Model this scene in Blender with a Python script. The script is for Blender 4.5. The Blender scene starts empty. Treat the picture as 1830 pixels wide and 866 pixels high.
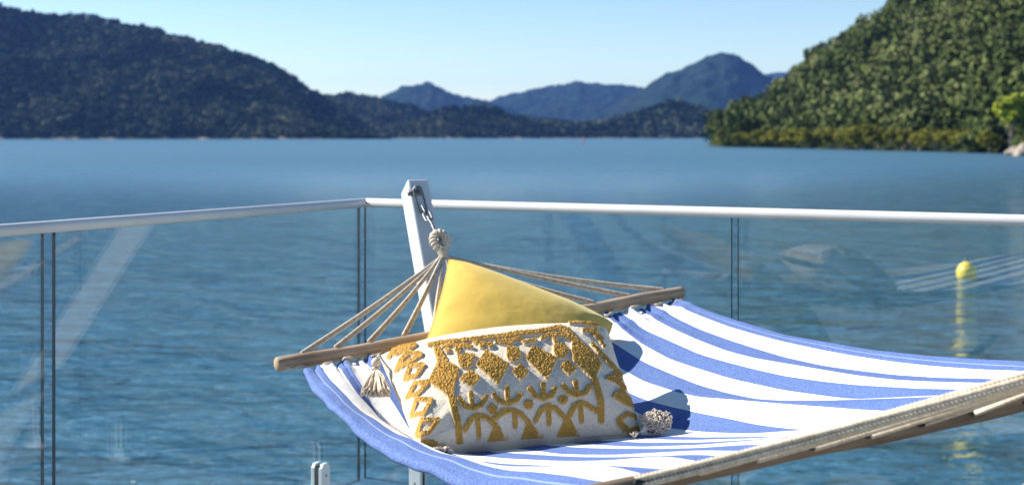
import bpy, math, random
import numpy as np
R = math.radians
SC = bpy.context.scene
COL = SC.collection

# ------------------------------------------------------------------ camera
F = 2468.0            # focal length in pixels of the 1830 px wide photograph
CX, HY = 915.0, 243.0 # principal column and horizon row
CAMZ = 1.30           # eye height above the deck (deck = z 0)
WATER = -2.20
cam_d = bpy.data.cameras.new('camera')
cam = bpy.data.objects.new('camera', cam_d); COL.objects.link(cam)
cam.location = (0, 0, CAMZ); cam.rotation_euler = (R(90), 0, 0)
cam_d.sensor_width = 36; cam_d.lens = F/1830*36
cam_d.shift_y = -(433-HY)/1830
cam_d.clip_start = .05; cam_d.clip_end = 60000
cam_d.dof.use_dof = True; cam_d.dof.focus_distance = 3.1; cam_d.dof.aperture_fstop = 5.0
SC.camera = cam

# ------------------------------------------------------------------ light
SUN = np.array([-.75, .26, .59]); SUN /= np.linalg.norm(SUN)
SUN_EL = math.asin(SUN[2]); SUN_AZ = math.atan2(SUN[0], SUN[1])
w = bpy.data.worlds.new('World'); SC.world = w; w.use_nodes = True
nt = w.node_tree; bg = nt.nodes['Background']
sky = nt.nodes.new('ShaderNodeTexSky'); sky.sky_type = 'NISHITA'; sky.sun_disc = False
sky.sun_elevation = SUN_EL; sky.sun_rotation = SUN_AZ
sky.air_density = 0.9; sky.dust_density = 0.0; sky.ozone_density = 1.3; sky.altitude = 0
hs = nt.nodes.new('ShaderNodeHueSaturation'); hs.inputs['Saturation'].default_value = 1.22
nt.links.new(sky.outputs[0], hs.inputs['Color']); nt.links.new(hs.outputs[0], bg.inputs[0]); bg.inputs[1].default_value = .08
sl = bpy.data.lights.new('sun', 'SUN'); sl.energy = 5.0; sl.angle = R(.5); sl.color = (1, .95, .87)
so = bpy.data.objects.new('sun', sl); COL.objects.link(so)
from mathutils import Vector, Matrix
so.rotation_euler = Vector(SUN).to_track_quat('Z', 'Y').to_euler()
so.location = (-5, 3, 6)
SC.view_settings.view_transform = 'Standard'; SC.view_settings.look = 'None'
SC.view_settings.gamma = 1; SC.view_settings.use_curve_mapping = False
SC.view_settings.exposure = 0.95
cy = SC.cycles
cy.use_denoising = True; cy.max_bounces = 10; cy.transparent_max_bounces = 24
cy.volume_bounces = 0; cy.caustics_reflective = False; cy.caustics_refractive = False
cy.sample_clamp_indirect = 3; cy.sample_clamp_direct = 12

rng = np.random.default_rng(7); random.seed(7)

# ------------------------------------------------------------------ helpers
def pt(px, py, d):
    """a direction seen in the photo, carried out to the real distance d"""
    return np.array([(px-CX)/F*d, d, CAMZ-(py-HY)/F*d])

def tag(o, label=None, cat=None, group=None, kind=None):
    if label: o['label'] = label
    if cat: o['category'] = cat
    if group: o['group'] = group
    if kind: o['kind'] = kind
    return o

def empty(name, loc, label, cat, group=None):
    o = bpy.data.objects.new(name, None); COL.objects.link(o)
    o.location = tuple(float(c) for c in loc); o.empty_display_size = .1
    return tag(o, label, cat, group)

class MB:
    def __init__(s): s.v = []; s.f = []; s.n = 0
    def add(s, verts, faces):
        verts = np.asarray(verts, float)
        s.v.append(verts); s.f += [tuple(int(i)+s.n for i in f) for f in faces]; s.n += len(verts)
    def box(s, c, size, rot=None):
        c = np.asarray(c, float); h = np.asarray(size, float)/2
        P = np.array([[x, y, z] for x in (-1, 1) for y in (-1, 1) for z in (-1, 1)])*h
        if rot is not None: P = P@np.asarray(rot).T
        s.add(P+c, [(0, 1, 3, 2), (4, 6, 7, 5), (0, 4, 5, 1), (2, 3, 7, 6), (0, 2, 6, 4), (1, 5, 7, 3)])
    def tube(s, path, rad, seg=10, ridges=None, closed=False, cap=True):
        """ridges=(count, turns per metre, depth) gives a twisted rope"""
        P = np.asarray(path, float); n = len(P)
        rad = np.broadcast_to(np.asarray(rad, float), (n,))
        if closed: T = np.roll(P, -1, 0)-np.roll(P, 1, 0)
        else: T = np.gradient(P, axis=0)
        T /= np.linalg.norm(T, axis=1)[:, None]+1e-12
        a = np.array([0, 0, 1.]) if abs(T[0][2]) < .9 else np.array([1., 0, 0])
        N = np.zeros_like(P); N[0] = np.cross(T[0], a); N[0] /= np.linalg.norm(N[0])
        for i in range(1, n):
            q = N[i-1]-T[i]*np.dot(N[i-1], T[i]); N[i] = q/(np.linalg.norm(q)+1e-12)
        B = np.cross(T, N)
        if closed: pass
        L = np.concatenate([[0], np.cumsum(np.linalg.norm(np.diff(P, axis=0), axis=1))])
        th = np.arange(seg)/seg*2*np.pi
        r = rad[:, None]*np.ones(seg)
        if ridges:
            k, tpm, dep = ridges
            r = r*(1-dep+dep*2*np.abs(np.cos((k*th[None, :]-k*2*np.pi*tpm*L[:, None])/2)))
        V = P[:, None, :]+r[:, :, None]*(np.cos(th)[None, :, None]*N[:, None, :]+np.sin(th)[None, :, None]*B[:, None, :])
        Fc = []
        m = n if closed else n-1
        for i in range(m):
            j = (i+1) % n
            for k in range(seg):
                k2 = (k+1) % seg
                Fc.append((i*seg+k, i*seg+k2, j*seg+k2, j*seg+k))
        if cap and not closed:
            Fc.append(tuple(range(seg-1, -1, -1))); Fc.append(tuple((n-1)*seg+k for k in range(seg)))
        s.add(V.reshape(-1, 3), Fc)
    def lathe(s, prof, c=(0, 0, 0), seg=24):
        th = np.arange(seg)/seg*2*np.pi; V = []
        for r, z in prof:
            V += [(c[0]+r*math.cos(t), c[1]+r*math.sin(t), c[2]+z) for t in th]
        n = len(prof)
        Fc = [(i*seg+k, i*seg+(k+1) % seg, (i+1)*seg+(k+1) % seg, (i+1)*seg+k) for i in range(n-1) for k in range(seg)]
        Fc.append(tuple(range(seg-1, -1, -1))); Fc.append(tuple((n-1)*seg+k for k in range(seg)))
        s.add(V, Fc)
    def build(s, name, mat, parent=None, smooth=True, bevel=None, org=None):
        V = np.concatenate(s.v)
        if parent is not None: V = V-np.array(parent_world(parent))
        elif org is not None: V = V-np.asarray(org, float)
        me = bpy.data.meshes.new(name); me.from_pydata(V.tolist(), [], s.f); me.update()
        o = finish(name, me, mat, parent, smooth)
        if org is not None and parent is None: o.location = tuple(float(c) for c in org)
        if bevel:
            b = o.modifiers.new('bevel', 'BEVEL'); b.width = bevel; b.segments = 2; b.limit_method = 'ANGLE'
            b.angle_limit = R(40)
        return o

def parent_world(p):
    l = np.zeros(3)
    while p is not None:
        l = l+np.array(p.location); p = p.parent
    return l

def finish(name, me, mat, parent, smooth):
    if mat: me.materials.append(mat)
    if smooth:
        me.polygons.foreach_set('use_smooth', np.ones(len(me.polygons), bool))
    o = bpy.data.objects.new(name, me); COL.objects.link(o)
    if parent is not None: o.parent = parent
    return o

def fast_mesh(name, V, Q, mat, parent=None, smooth=True, attrs=None, uv=None, k=4):
    V = np.asarray(V, np.float32)
    if parent is not None: V = V-np.array(parent_world(parent), np.float32)
    Q = np.asarray(Q, np.int32)
    me = bpy.data.meshes.new(name)
    me.vertices.add(len(V)); me.vertices.foreach_set('co', V.ravel())
    me.loops.add(Q.size); me.loops.foreach_set('vertex_index', Q.ravel())
    me.polygons.add(len(Q)); me.polygons.foreach_set('loop_start', np.arange(0, Q.size, k, dtype=np.int32))
    me.update(calc_edges=True)
    for nm, a in (attrs or {}).items():
        at = me.attributes.new(nm, 'FLOAT', 'POINT'); at.data.foreach_set('value', np.asarray(a, np.float32).ravel())
    return finish(name, me, mat, parent, smooth)

def grid_quads(nu, nv):
    i, j = np.meshgrid(np.arange(nu-1), np.arange(nv-1), indexing='ij')
    a = (i*nv+j).ravel()
    return np.stack([a, a+nv, a+nv+1, a+1], 1)

def vnoise(x, y, seed=0):
    """smooth value noise in two dimensions"""
    r = np.random.default_rng(seed).random((64, 64))
    xi = np.floor(x).astype(int); yi = np.floor(y).astype(int)
    fx = x-xi; fy = y-yi; fx = fx*fx*(3-2*fx); fy = fy*fy*(3-2*fy)
    g = lambda a, b: r[a % 64, b % 64]
    return (g(xi, yi)*(1-fx)+g(xi+1, yi)*fx)*(1-fy)+(g(xi, yi+1)*(1-fx)+g(xi+1, yi+1)*fx)*fy

def fbm(x, y, seed=0, o=4):
    s = 0; a = .5
    for k in range(o):
        s = s+a*vnoise(x*2**k+11.3*k, y*2**k+5.7*k, seed+k); a *= .5
    return s

# ------------------------------------------------------------------ materials
def mat(name, col=(.5, .5, .5), rough=.6, metal=0, **kw):
    m = bpy.data.materials.new(name); m.use_nodes = True
    b = m.node_tree.nodes['Principled BSDF']
    b.inputs['Base Color'].default_value = (*col, 1); b.inputs['Roughness'].default_value = rough
    b.inputs['Metallic'].default_value = metal
    for k, v in kw.items(): b.inputs[k.replace('_', ' ')].default_value = v
    return m
def N(m, t, **kw):
    n = m.node_tree.nodes.new(t)
    for k, v in kw.items(): setattr(n, k, v)
    return n
def LK(m, a, b): m.node_tree.links.new(a, b)
def BS(m): return m.node_tree.nodes['Principled BSDF']
def noise(m, scale, detail=4, vec=None, rough=.55, mapscale=None, coord='Object'):
    n = N(m, 'ShaderNodeTexNoise'); n.inputs['Scale'].default_value = scale
    n.inputs['Detail'].default_value = detail; n.inputs['Roughness'].default_value = rough
    if vec is None:
        tc = N(m, 'ShaderNodeTexCoord'); vec = tc.outputs[coord]
    if mapscale is not None:
        mp = N(m, 'ShaderNodeMapping'); mp.inputs['Scale'].default_value = mapscale
        LK(m, vec, mp.inputs[0]); vec = mp.outputs[0]
    LK(m, vec, n.inputs['Vector'])
    return n
def ramp(m, fac, stops):
    r = N(m, 'ShaderNodeValToRGB'); e = r.color_ramp.elements
    while len(e) < len(stops): e.new(.5)
    for k, (p, c) in enumerate(stops):
        e[k].position = p; e[k].color = (*c, 1) if len(c) == 3 else c
    LK(m, fac, r.inputs[0]); return r
def bump(m, h, strength=.3, dist=.002, prev=None):
    b = N(m, 'ShaderNodeBump'); b.inputs['Strength'].default_value = strength; b.inputs['Distance'].default_value = dist
    LK(m, h, b.inputs['Height'])
    if prev: LK(m, prev, b.inputs['Normal'])
    return b

def varied(name, a, b, scale, rough=.6, bscale=None, bs=.3, bd=.002, mapscale=None, metal=0, detail=4):
    m = mat(name, a, rough, metal); n = noise(m, scale, detail, mapscale=mapscale)
    r = ramp(m, n.outputs[0], [(.35, a), (.65, b)]); LK(m, r.outputs[0], BS(m).inputs['Base Color'])
    if bscale:
        n2 = noise(m, bscale, 3, mapscale=mapscale); bb = bump(m, n2.outputs[0], bs, bd); LK(m, bb.outputs[0], BS(m).inputs['Normal'])
    return m

M = {}
M['wpaint'] = varied('white_painted_timber', (.64, .63, .605), (.70, .69, .66), 9, .42, 60, .25, .001, (1, 1, .1))
M['rail'] = varied('white_powder_coat', (.62, .59, .55), (.70, .67, .62), 3, .3)
M['spigot'] = varied('white_cast_metal', (.76, .76, .74), (.82, .82, .8), 8, .35)
M['black'] = varied('black_rubber', (.012, .012, .014), (.02, .02, .02), 30, .6)
M['chrome'] = varied('galvanised_steel', (.16, .165, .175), (.26, .27, .285), 60, .58, metal=1)
M['rope'] = varied('natural_cotton_rope', (.50, .41, .30), (.70, .60, .46), 90, .9, 900, .5, .0006)
M['cream'] = varied('cream_cotton', (.68, .54, .37), (.80, .68, .50), 60, .95, 700, .4, .0006)
M['white_fringe'] = varied('white_cotton_fringe', (.60, .49, .37), (.74, .64, .52), 60, .95)

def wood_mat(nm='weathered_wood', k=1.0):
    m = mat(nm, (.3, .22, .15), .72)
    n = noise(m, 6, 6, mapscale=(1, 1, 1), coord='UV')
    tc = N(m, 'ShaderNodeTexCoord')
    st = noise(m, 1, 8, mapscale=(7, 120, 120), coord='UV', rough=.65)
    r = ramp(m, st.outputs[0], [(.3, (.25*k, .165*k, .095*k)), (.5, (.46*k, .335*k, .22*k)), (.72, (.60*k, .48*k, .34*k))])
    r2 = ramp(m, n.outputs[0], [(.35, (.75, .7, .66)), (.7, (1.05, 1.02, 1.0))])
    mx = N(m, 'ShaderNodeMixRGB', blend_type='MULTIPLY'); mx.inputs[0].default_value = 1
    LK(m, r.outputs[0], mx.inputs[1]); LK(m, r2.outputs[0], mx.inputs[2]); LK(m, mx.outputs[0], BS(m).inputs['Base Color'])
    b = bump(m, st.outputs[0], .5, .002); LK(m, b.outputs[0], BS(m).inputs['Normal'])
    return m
M['wood'] = wood_mat(); M['wood_shaded'] = wood_mat('shade_darkened_weathered_wood', .5)  # second copy is the same wood, near bar's shade painted into its colour

def glass_mat():
    m = bpy.data.materials.new('clear_toughened_glass'); m.use_nodes = True
    t = m.node_tree; t.nodes.remove(BS(m)); out = t.nodes['Material Output']
    tr = N(m, 'ShaderNodeBsdfTransparent'); tr.inputs[0].default_value = (.91, .985, .995, 1)
    gl = N(m, 'ShaderNodeBsdfGlossy'); gl.inputs['Roughness'].default_value = 0.0
    fr = N(m, 'ShaderNodeFresnel'); fr.inputs[0].default_value = 1.5
    ge = N(m, 'ShaderNodeNewGeometry'); mr = N(m, 'ShaderNodeMapRange'); mr.inputs['To Min'].default_value = 1.6; mr.inputs['To Max'].default_value = 1/1.6
    LK(m, ge.outputs['Backfacing'], mr.inputs['Value']); LK(m, mr.outputs[0], fr.inputs[0])
    nn = noise(m, 1.2, 2); bb = bump(m, nn.outputs[0], .02, .01)
    mx = N(m, 'ShaderNodeMixShader'); LK(m, fr.outputs[0], mx.inputs[0]); LK(m, tr.outputs[0], mx.inputs[1]); LK(m, gl.outputs[0], mx.inputs[2])
    LK(m, mx.outputs[0], out.inputs[0]); return m
M['glass'] = glass_mat()
M['glass_edge'] = varied('dark_glass_edge', (.003, .014, .024), (.005, .02, .034), 5, .5)

def fabric_mat(n):
    m = mat('striped_hammock_cloth', (.8, .8, .8), .9)
    a = N(m, 'ShaderNodeAttribute', attribute_name='stripe')
    md = N(m, 'ShaderNodeMath', operation='MODULO'); md.inputs[1].default_value = 2; LK(m, a.outputs['Fac'], md.inputs[0])
    lt = N(m, 'ShaderNodeMath', operation='LESS_THAN'); lt.inputs[1].default_value = 1; LK(m, md.outputs[0], lt.inputs[0])
    n1 = noise(m, 260, 3); n2 = noise(m, 30, 3, mapscale=(1, 1, 1))
    blue = ramp(m, n1.outputs[0], [(.36, (.045, .090, .27)), (.62, (.125, .20, .42))])
    wht = ramp(m, n2.outputs[0], [(.3, (.80, .765, .70)), (.7, (.86, .83, .77))])
    mx = N(m, 'ShaderNodeMixRGB'); LK(m, lt.outputs[0], mx.inputs[0]); LK(m, wht.outputs[0], mx.inputs[1]); LK(m, blue.outputs[0], mx.inputs[2])
    base = mx.outputs[0]
    for at_ in (20.42, .55):
        sb = N(m, 'ShaderNodeMath', operation='SUBTRACT'); sb.inputs[1].default_value = at_; LK(m, a.outputs['Fac'], sb.inputs[0])
        ab = N(m, 'ShaderNodeMath', operation='ABSOLUTE'); LK(m, sb.outputs[0], ab.inputs[0])
        cl = N(m, 'ShaderNodeMath', operation='LESS_THAN'); cl.inputs[1].default_value = .035; LK(m, ab.outputs[0], cl.inputs[0])
        m2 = N(m, 'ShaderNodeMixRGB'); LK(m, cl.outputs[0], m2.inputs[0]); LK(m, base, m2.inputs[1]); m2.inputs[2].default_value = (.26, .33, .52, 1); base = m2.outputs[0]
    LK(m, base, BS(m).inputs['Base Color'])
    n3 = noise(m, 900, 2); n4 = noise(m, 16, 4, mapscale=(1, .45, 1))
    b1 = bump(m, n4.outputs[0], .5, .008); b2 = bump(m, n3.outputs[0], .35, .0007, b1.outputs[0])
    LK(m, b2.outputs[0], BS(m).inputs['Normal'])
    return m
M['fabric'] = fabric_mat(21)

def velvet_mat():
    m = mat('yellow_velvet', (.66, .50, .07), .85, Sheen_Weight=.35, Sheen_Roughness=.4)
    BS(m).inputs['Sheen Tint'].default_value = (1, .95, .6, 1)
    n1 = noise(m, 7, 4); r = ramp(m, n1.outputs[0], [(.3, (.50, .31, .03)), (.7, (.62, .41, .055))]); LK(m, r.outputs[0], BS(m).inputs['Base Color'])
    n2 = noise(m, 420, 3); n3 = noise(m, 16, 5)
    b1 = bump(m, n3.outputs[0], .35, .006); b2 = bump(m, n2.outputs[0], .5, .0012, b1.outputs[0]); LK(m, b2.outputs[0], BS(m).inputs['Normal'])
    return m
M['velvet'] = velvet_mat()

def tuft_mat():
    m = mat('cream_weave_with_mustard_tufts', (.8, .8, .8), .95)
    a = N(m, 'ShaderNodeAttribute', attribute_name='tuft')
    n1 = noise(m, 330, 3); mu = ramp(m, n1.outputs[0], [(.32, (.38, .175, .022)), (.62, (.64, .37, .07))])
    tc = N(m, 'ShaderNodeTexCoord')
    g = noise(m, 1, 3, mapscale=(160, 160, 640)); g2 = noise(m, 1, 3, mapscale=(640, 640, 160))
    ad = N(m, 'ShaderNodeMath', operation='ADD'); LK(m, g.outputs[0], ad.inputs[0]); LK(m, g2.outputs[0], ad.inputs[1])
    cr = ramp(m, ad.outputs[0], [(.80, (.64, .525, .385)), (1.1, (.84, .74, .58))])
    mx = N(m, 'ShaderNodeMixRGB'); LK(m, a.outputs['Fac'], mx.inputs[0]); LK(m, cr.outputs[0], mx.inputs[1]); LK(m, mu.outputs[0], mx.inputs[2])
    LK(m, mx.outputs[0], BS(m).inputs['Base Color'])
    b = bump(m, ad.outputs[0], .8, .003); LK(m, b.outputs[0], BS(m).inputs['Normal'])
    return m
M['tuft'] = tuft_mat()

def water_mat():
    m = mat('rippled_estuary_water', (.050, .125, .180), .05, IOR=1.5)
    tc = N(m, 'ShaderNodeTexCoord')
    def lay(scale, sx, sy, rot, det):
        mp = N(m, 'ShaderNodeMapping'); mp.inputs['Scale'].default_value = (sx, sy, 1); mp.inputs['Rotation'].default_value = (0, 0, R(rot))
        LK(m, tc.outputs['Object'], mp.inputs[0])
        n = N(m, 'ShaderNodeTexNoise'); n.inputs['Scale'].default_value = scale; n.inputs['Detail'].default_value = det
        n.inputs['Distortion'].default_value = .4; LK(m, mp.outputs[0], n.inputs['Vector']); return n
    a = lay(.55, .42, 1.3, 6, 3); b = lay(2.0, .42, 1.2, -9, 3); c = lay(7, .7, 1, 20, 2)
    b1 = bump(m, a.outputs[0], 1, .80); b2 = bump(m, b.outputs[0], 1, .32, b1.outputs[0]); b3 = bump(m, c.outputs[0], 1, .035, b2.outputs[0])
    LK(m, b3.outputs[0], BS(m).inputs['Normal'])
    # ripples die down on the open, sheltered water farther out; it is finely ruffled instead
    sx = N(m, 'ShaderNodeSeparateXYZ'); LK(m, tc.outputs['Object'], sx.inputs[0])
    f1 = N(m, 'ShaderNodeMapRange'); f1.inputs['From Min'].default_value = 40; f1.inputs['From Max'].default_value = 350
    f1.inputs['To Min'].default_value = 1; f1.inputs['To Max'].default_value = .3; f1.interpolation_type = 'SMOOTHSTEP'
    f2 = N(m, 'ShaderNodeMapRange'); f2.inputs['From Min'].default_value = 25; f2.inputs['From Max'].default_value = 220
    f2.inputs['To Min'].default_value = .06; f2.inputs['To Max'].default_value = .42; f2.interpolation_type = 'SMOOTHSTEP'
    for f in (f1, f2): LK(m, sx.outputs['Y'], f.inputs['Value'])
    for b_ in (b1, b2, b3): LK(m, f1.outputs[0], b_.inputs['Strength'])
    LK(m, f2.outputs[0], BS(m).inputs['Roughness'])
    return m
M['water'] = water_mat()

def leaf_mat(name, c0, c1, c2, trans=.15):
    m = mat(name, c1, .85); BS(m).inputs['Specular IOR Level'].default_value = 0
    a = N(m, 'ShaderNodeAttribute', attribute_name='tone')
    r = ramp(m, a.outputs['Fac'], [(0, c0), (.5, c1), (1, c2)])
    LK(m, r.outputs[0], BS(m).inputs['Base Color'])
    return m
M['forest'] = leaf_mat('dark_gum_foliage', (.012, .028, .020), (.048, .075, .042), (.16, .17, .10))
M['forest_near'] = leaf_mat('olive_gum_foliage', (.05, .070, .024), (.11, .135, .042), (.17, .19, .075))
M['mangrove'] = leaf_mat('yellow_green_mangrove_foliage', (.08, .085, .015), (.16, .16, .026), (.25, .23, .05))
M['lime'] = leaf_mat('lime_foliage', (.12, .16, .02), (.26, .30, .035), (.38, .42, .07))
M['hillground'] = varied('forest_floor', (.014, .022, .010), (.03, .04, .018), .05, .95)
M['farhill'] = varied('distant_wooded_slope', (.008, .020, .018), (.022, .038, .030), .022, .95, detail=8)
for k_ in ('farhill', 'hillground'): BS(M[k_]).inputs['Specular IOR Level'].default_value = 0
M['trunk'] = varied('grey_bark', (.18, .15, .12), (.30, .27, .22), 2, .9)
M['rock'] = varied('shore_sandstone', (.28, .22, .17), (.48, .40, .32), .8, .9, 3, .6, .1)
def deck_mat():
    m = mat('grey_composite_decking', (.3, .29, .27), .6)
    n = noise(m, 3, 6, mapscale=(1, 14, 1)); r = ramp(m, n.outputs[0], [(.3, (.24, .22, .20)), (.7, (.36, .34, .31))])
    LK(m, r.outputs[0], BS(m).inputs['Base Color']); return m
M['deck'] = deck_mat()
M['buoy'] = varied('yellow_buoy_plastic', (.75, .50, .02), (.82, .58, .03), 3, .4)
M['red'] = varied('red_marker_paint', (.55, .03, .02), (.62, .05, .03), 2, .5)

# ------------------------------------------------------------------ water, sea bed side
mb = MB(); mb.add([(-7000, -600, WATER), (7000, -600, WATER), (7000, 8500, WATER), (-7000, 8500, WATER)], [(0, 1, 2, 3)])
tag(mb.build('water', M['water'], smooth=False), kind='structure')

# ------------------------------------------------------------------ hills
def interp(x, pts):
    p = np.array(pts, float); return np.interp(x, p[:, 0], p[:, 1])

def hill(name, pts, d0, d1, canopy, material, rough=0, nx=160, nd=40, seed=1, base_rise=0, back=1.5, gully=0):
    """fan-shaped terrain: shore at distance d0(px), ridge at d1(px), falling away behind"""
    p0, p1 = pts[0][0], pts[-1][0]
    px = np.linspace(p0, p1, nx); t = np.linspace(0, back, nd)
    D0 = d0(px) if callable(d0) else np.full(nx, float(d0)); D1 = d1(px) if callable(d1) else np.full(nx, float(d1))
    ridge = (HY-interp(px, pts))*D1/F+CAMZ-canopy
    PX, T = np.meshgrid(px, t, indexing='ij')
    D = D0[:, None]+(D1-D0)[:, None]*T
    s = np.where(T <= 1, np.sin(np.clip(T, 0, 1)*np.pi/2)**1.05, 1-.35*(T-1))
    Z = WATER-1+(ridge[:, None]-WATER+1)*s
    X = (PX-CX)/F*D
    nz = (fbm(X*gully[0], D*gully[0]*.5, seed)-.78)*gully[1] if gully else 0
    edge = np.clip(T*3, 0, 1)*np.clip((1-np.abs(T-1)*2.2), 0, 1)
    env = np.sin(np.clip(T, 0, 1)*np.pi)
    Z = Z+nz*env
    if rough: Z = Z+(fbm(X/rough, D/rough, seed+9, 5)-.47)*rough*.9*np.clip(T*4, 0, 1)
    V = np.stack([X, D, Z], -1).reshape(-1, 3)
    o = fast_mesh(name, V, grid_quads(nx, nd), material)
    tag(o, kind='structure')
    return px, t, X, D, Z

L_PTS = [(-420, -60), (-200, -30), (-60, -5), (0, 4), (44, 13), (102, 19), (136, 17), (186, 25), (237, 36), (281, 44), (339, 61), (390, 75), (451, 95), (502, 119), (549, 149), (583, 168), (620, 192), (650, 212), (680, 232), (705, 246)]
M1_PTS = [(540, 175), (580, 166), (625, 160), (680, 170), (740, 183), (790, 203), (840, 225), (880, 243)]
M2_PTS = [(640, 244), (680, 230), (720, 214), (760, 198), (800, 186), (860, 184), (900, 192), (920, 201), (990, 210), (1050, 213), (1100, 205), (1150, 192), (1200, 172), (1240, 180), (1280, 195), (1400, 190)]
F1_PTS = [(560, 200), (640, 190), (690, 172), (720, 158), (745, 152), (770, 154), (790, 162), (830, 176), (870, 183), (920, 200), (980, 240)]
F2_PTS = [(780, 200), (850, 184), (900, 178), (940, 165), (975, 158), (1035, 148), (1060, 151), (1090, 150), (1130, 157), (1165, 159), (1200, 170), (1300, 215), (1350, 240)]
F3_PTS = [(1080, 200), (1130, 175), (1165, 152), (1190, 136), (1230, 118), (1262, 104), (1295, 98), (1320, 104), (1345, 120), (1375, 140), (1410, 165), (1480, 215)]
F4_PTS = [(1280, 160), (1350, 136), (1385, 131), (1430, 128), (1500, 140), (1600, 170)]
R_PTS = [(1258, 246), (1268, 212), (1290, 188), (1340, 176), (1380, 165), (1400, 142), (1440, 117), (1455, 92), (1490, 82), (1530, 52), (1590, 17), (1650, -30), (1750, -90), (1830, -150), (2000, -230), (2250, -290), (2700, -320), (3200, -260), (3600, -120)]
Rd0 = lambda p: np.interp(p, [1258, 1500, 1830, 2250, 3600], [455, 360, 262, 190, 130])
Rd1 = lambda p: np.interp(p, [1258, 1300, 1500, 1830, 2250, 3600], [490, 560, 640, 620, 540, 380])

def shore(m):
    g = N(m, 'ShaderNodeNewGeometry'); sz = N(m, 'ShaderNodeSeparateXYZ'); LK(m, g.outputs['Position'], sz.inputs[0])
    nn = noise(m, .09, 4); ad = N(m, 'ShaderNodeMath', operation='MULTIPLY_ADD'); ad.inputs[1].default_value = -5.5
    LK(m, nn.outputs[0], ad.inputs[0]); LK(m, sz.outputs['Z'], ad.inputs[2])
    lt = N(m, 'ShaderNodeMath', operation='LESS_THAN'); lt.inputs[1].default_value = WATER-1.2; LK(m, ad.outputs[0], lt.inputs[0])
    old = BS(m).inputs['Base Color'].links[0].from_socket
    mx = N(m, 'ShaderNodeMixRGB'); LK(m, lt.outputs[0], mx.inputs[0]); LK(m, old, mx.inputs[1]); mx.inputs[2].default_value = (.30, .25, .19, 1)
    LK(m, mx.outputs[0], BS(m).inputs['Base Color'])
M['hillground_near'] = varied('near_forest_floor', (.020, .028, .012), (.04, .05, .02), .05, .95); BS(M['hillground_near']).inputs['Specular IOR Level'].default_value = 0
shore(M['hillground'])
HL = hill('hill_terrain', L_PTS, 1500, 1950, 13, M['hillground'], nx=260, nd=60, seed=3, gully=(.0065, 110))
HM1 = hill('hill_terrain', M1_PTS, 2100, 2500, 15, M['hillground'], seed=5, gully=(.006, 25))
HM2 = hill('hill_terrain', M2_PTS, 1900, 2080, 13, M['hillground'], seed=8, gully=(.01, 8))
hill('distant_hills', F1_PTS, 4200, 5200, 0, M['farhill'], rough=45, nx=260, nd=70, seed=11)
hill('distant_hills', F2_PTS, 4600, 5800, 0, M['farhill'], rough=50, nx=260, nd=70, seed=14, gully=(.002, 70))
hill('distant_hills', F3_PTS, 3600, 4500, 0, M['farhill'], rough=45, nx=260, nd=70, seed=17, gully=(.003, 60))
hill('distant_hills', F4_PTS, 6500, 7500, 0, M['farhill'], rough=50, nx=120, nd=40, seed=19)
HR = hill('hill_terrain', R_PTS, Rd0, Rd1, 8, M['hillground_near'], nx=260, nd=50, seed=22, gully=(.02, 12))

# ------------------------------------------------------------------ foliage
def crown_proto(nl, nq, size, seed, flat=.75):
    """clumps of small leaf-spray faces spread over several lobes; unit-radius crown"""
    r = np.random.default_rng(seed); V = []; tone = []
    lobes = []
    for k in range(nl):
        a = r.uniform(0, 2*np.pi); rr = .58*math.sqrt(r.uniform(0, 1)); h = r.uniform(-.35, .5)
        lobes.append((np.array([rr*math.cos(a), rr*math.sin(a), h*flat]), r.uniform(.28, .5)))
    for c, lr in lobes:
        for q in range(nq//nl):
            d = r.normal(size=3); d /= np.linalg.norm(d)
            if d[2] < -.3 and r.random() < .6: d[2] *= -1
            p = c+d*lr*np.array([1, 1, flat])*r.uniform(.72, 1.08)
            n = d*.8+r.normal(size=3)*.45; n /= np.linalg.norm(n)
            t = np.cross(n, r.normal(size=3)); t /= np.linalg.norm(t)+1e-9; b = np.cross(n, t)
            s = size*r.uniform(.6, 1.3)
            V += [p-t*s-b*s*.6, p+t*s-b*s*.5, p+t*s*.7+b*s*.6, p-t*s*.6+b*s*.7]
            tone += [np.clip(r.normal(0, .14), -.4, .4)]*4
    return np.array(V), np.array(tone)

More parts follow.
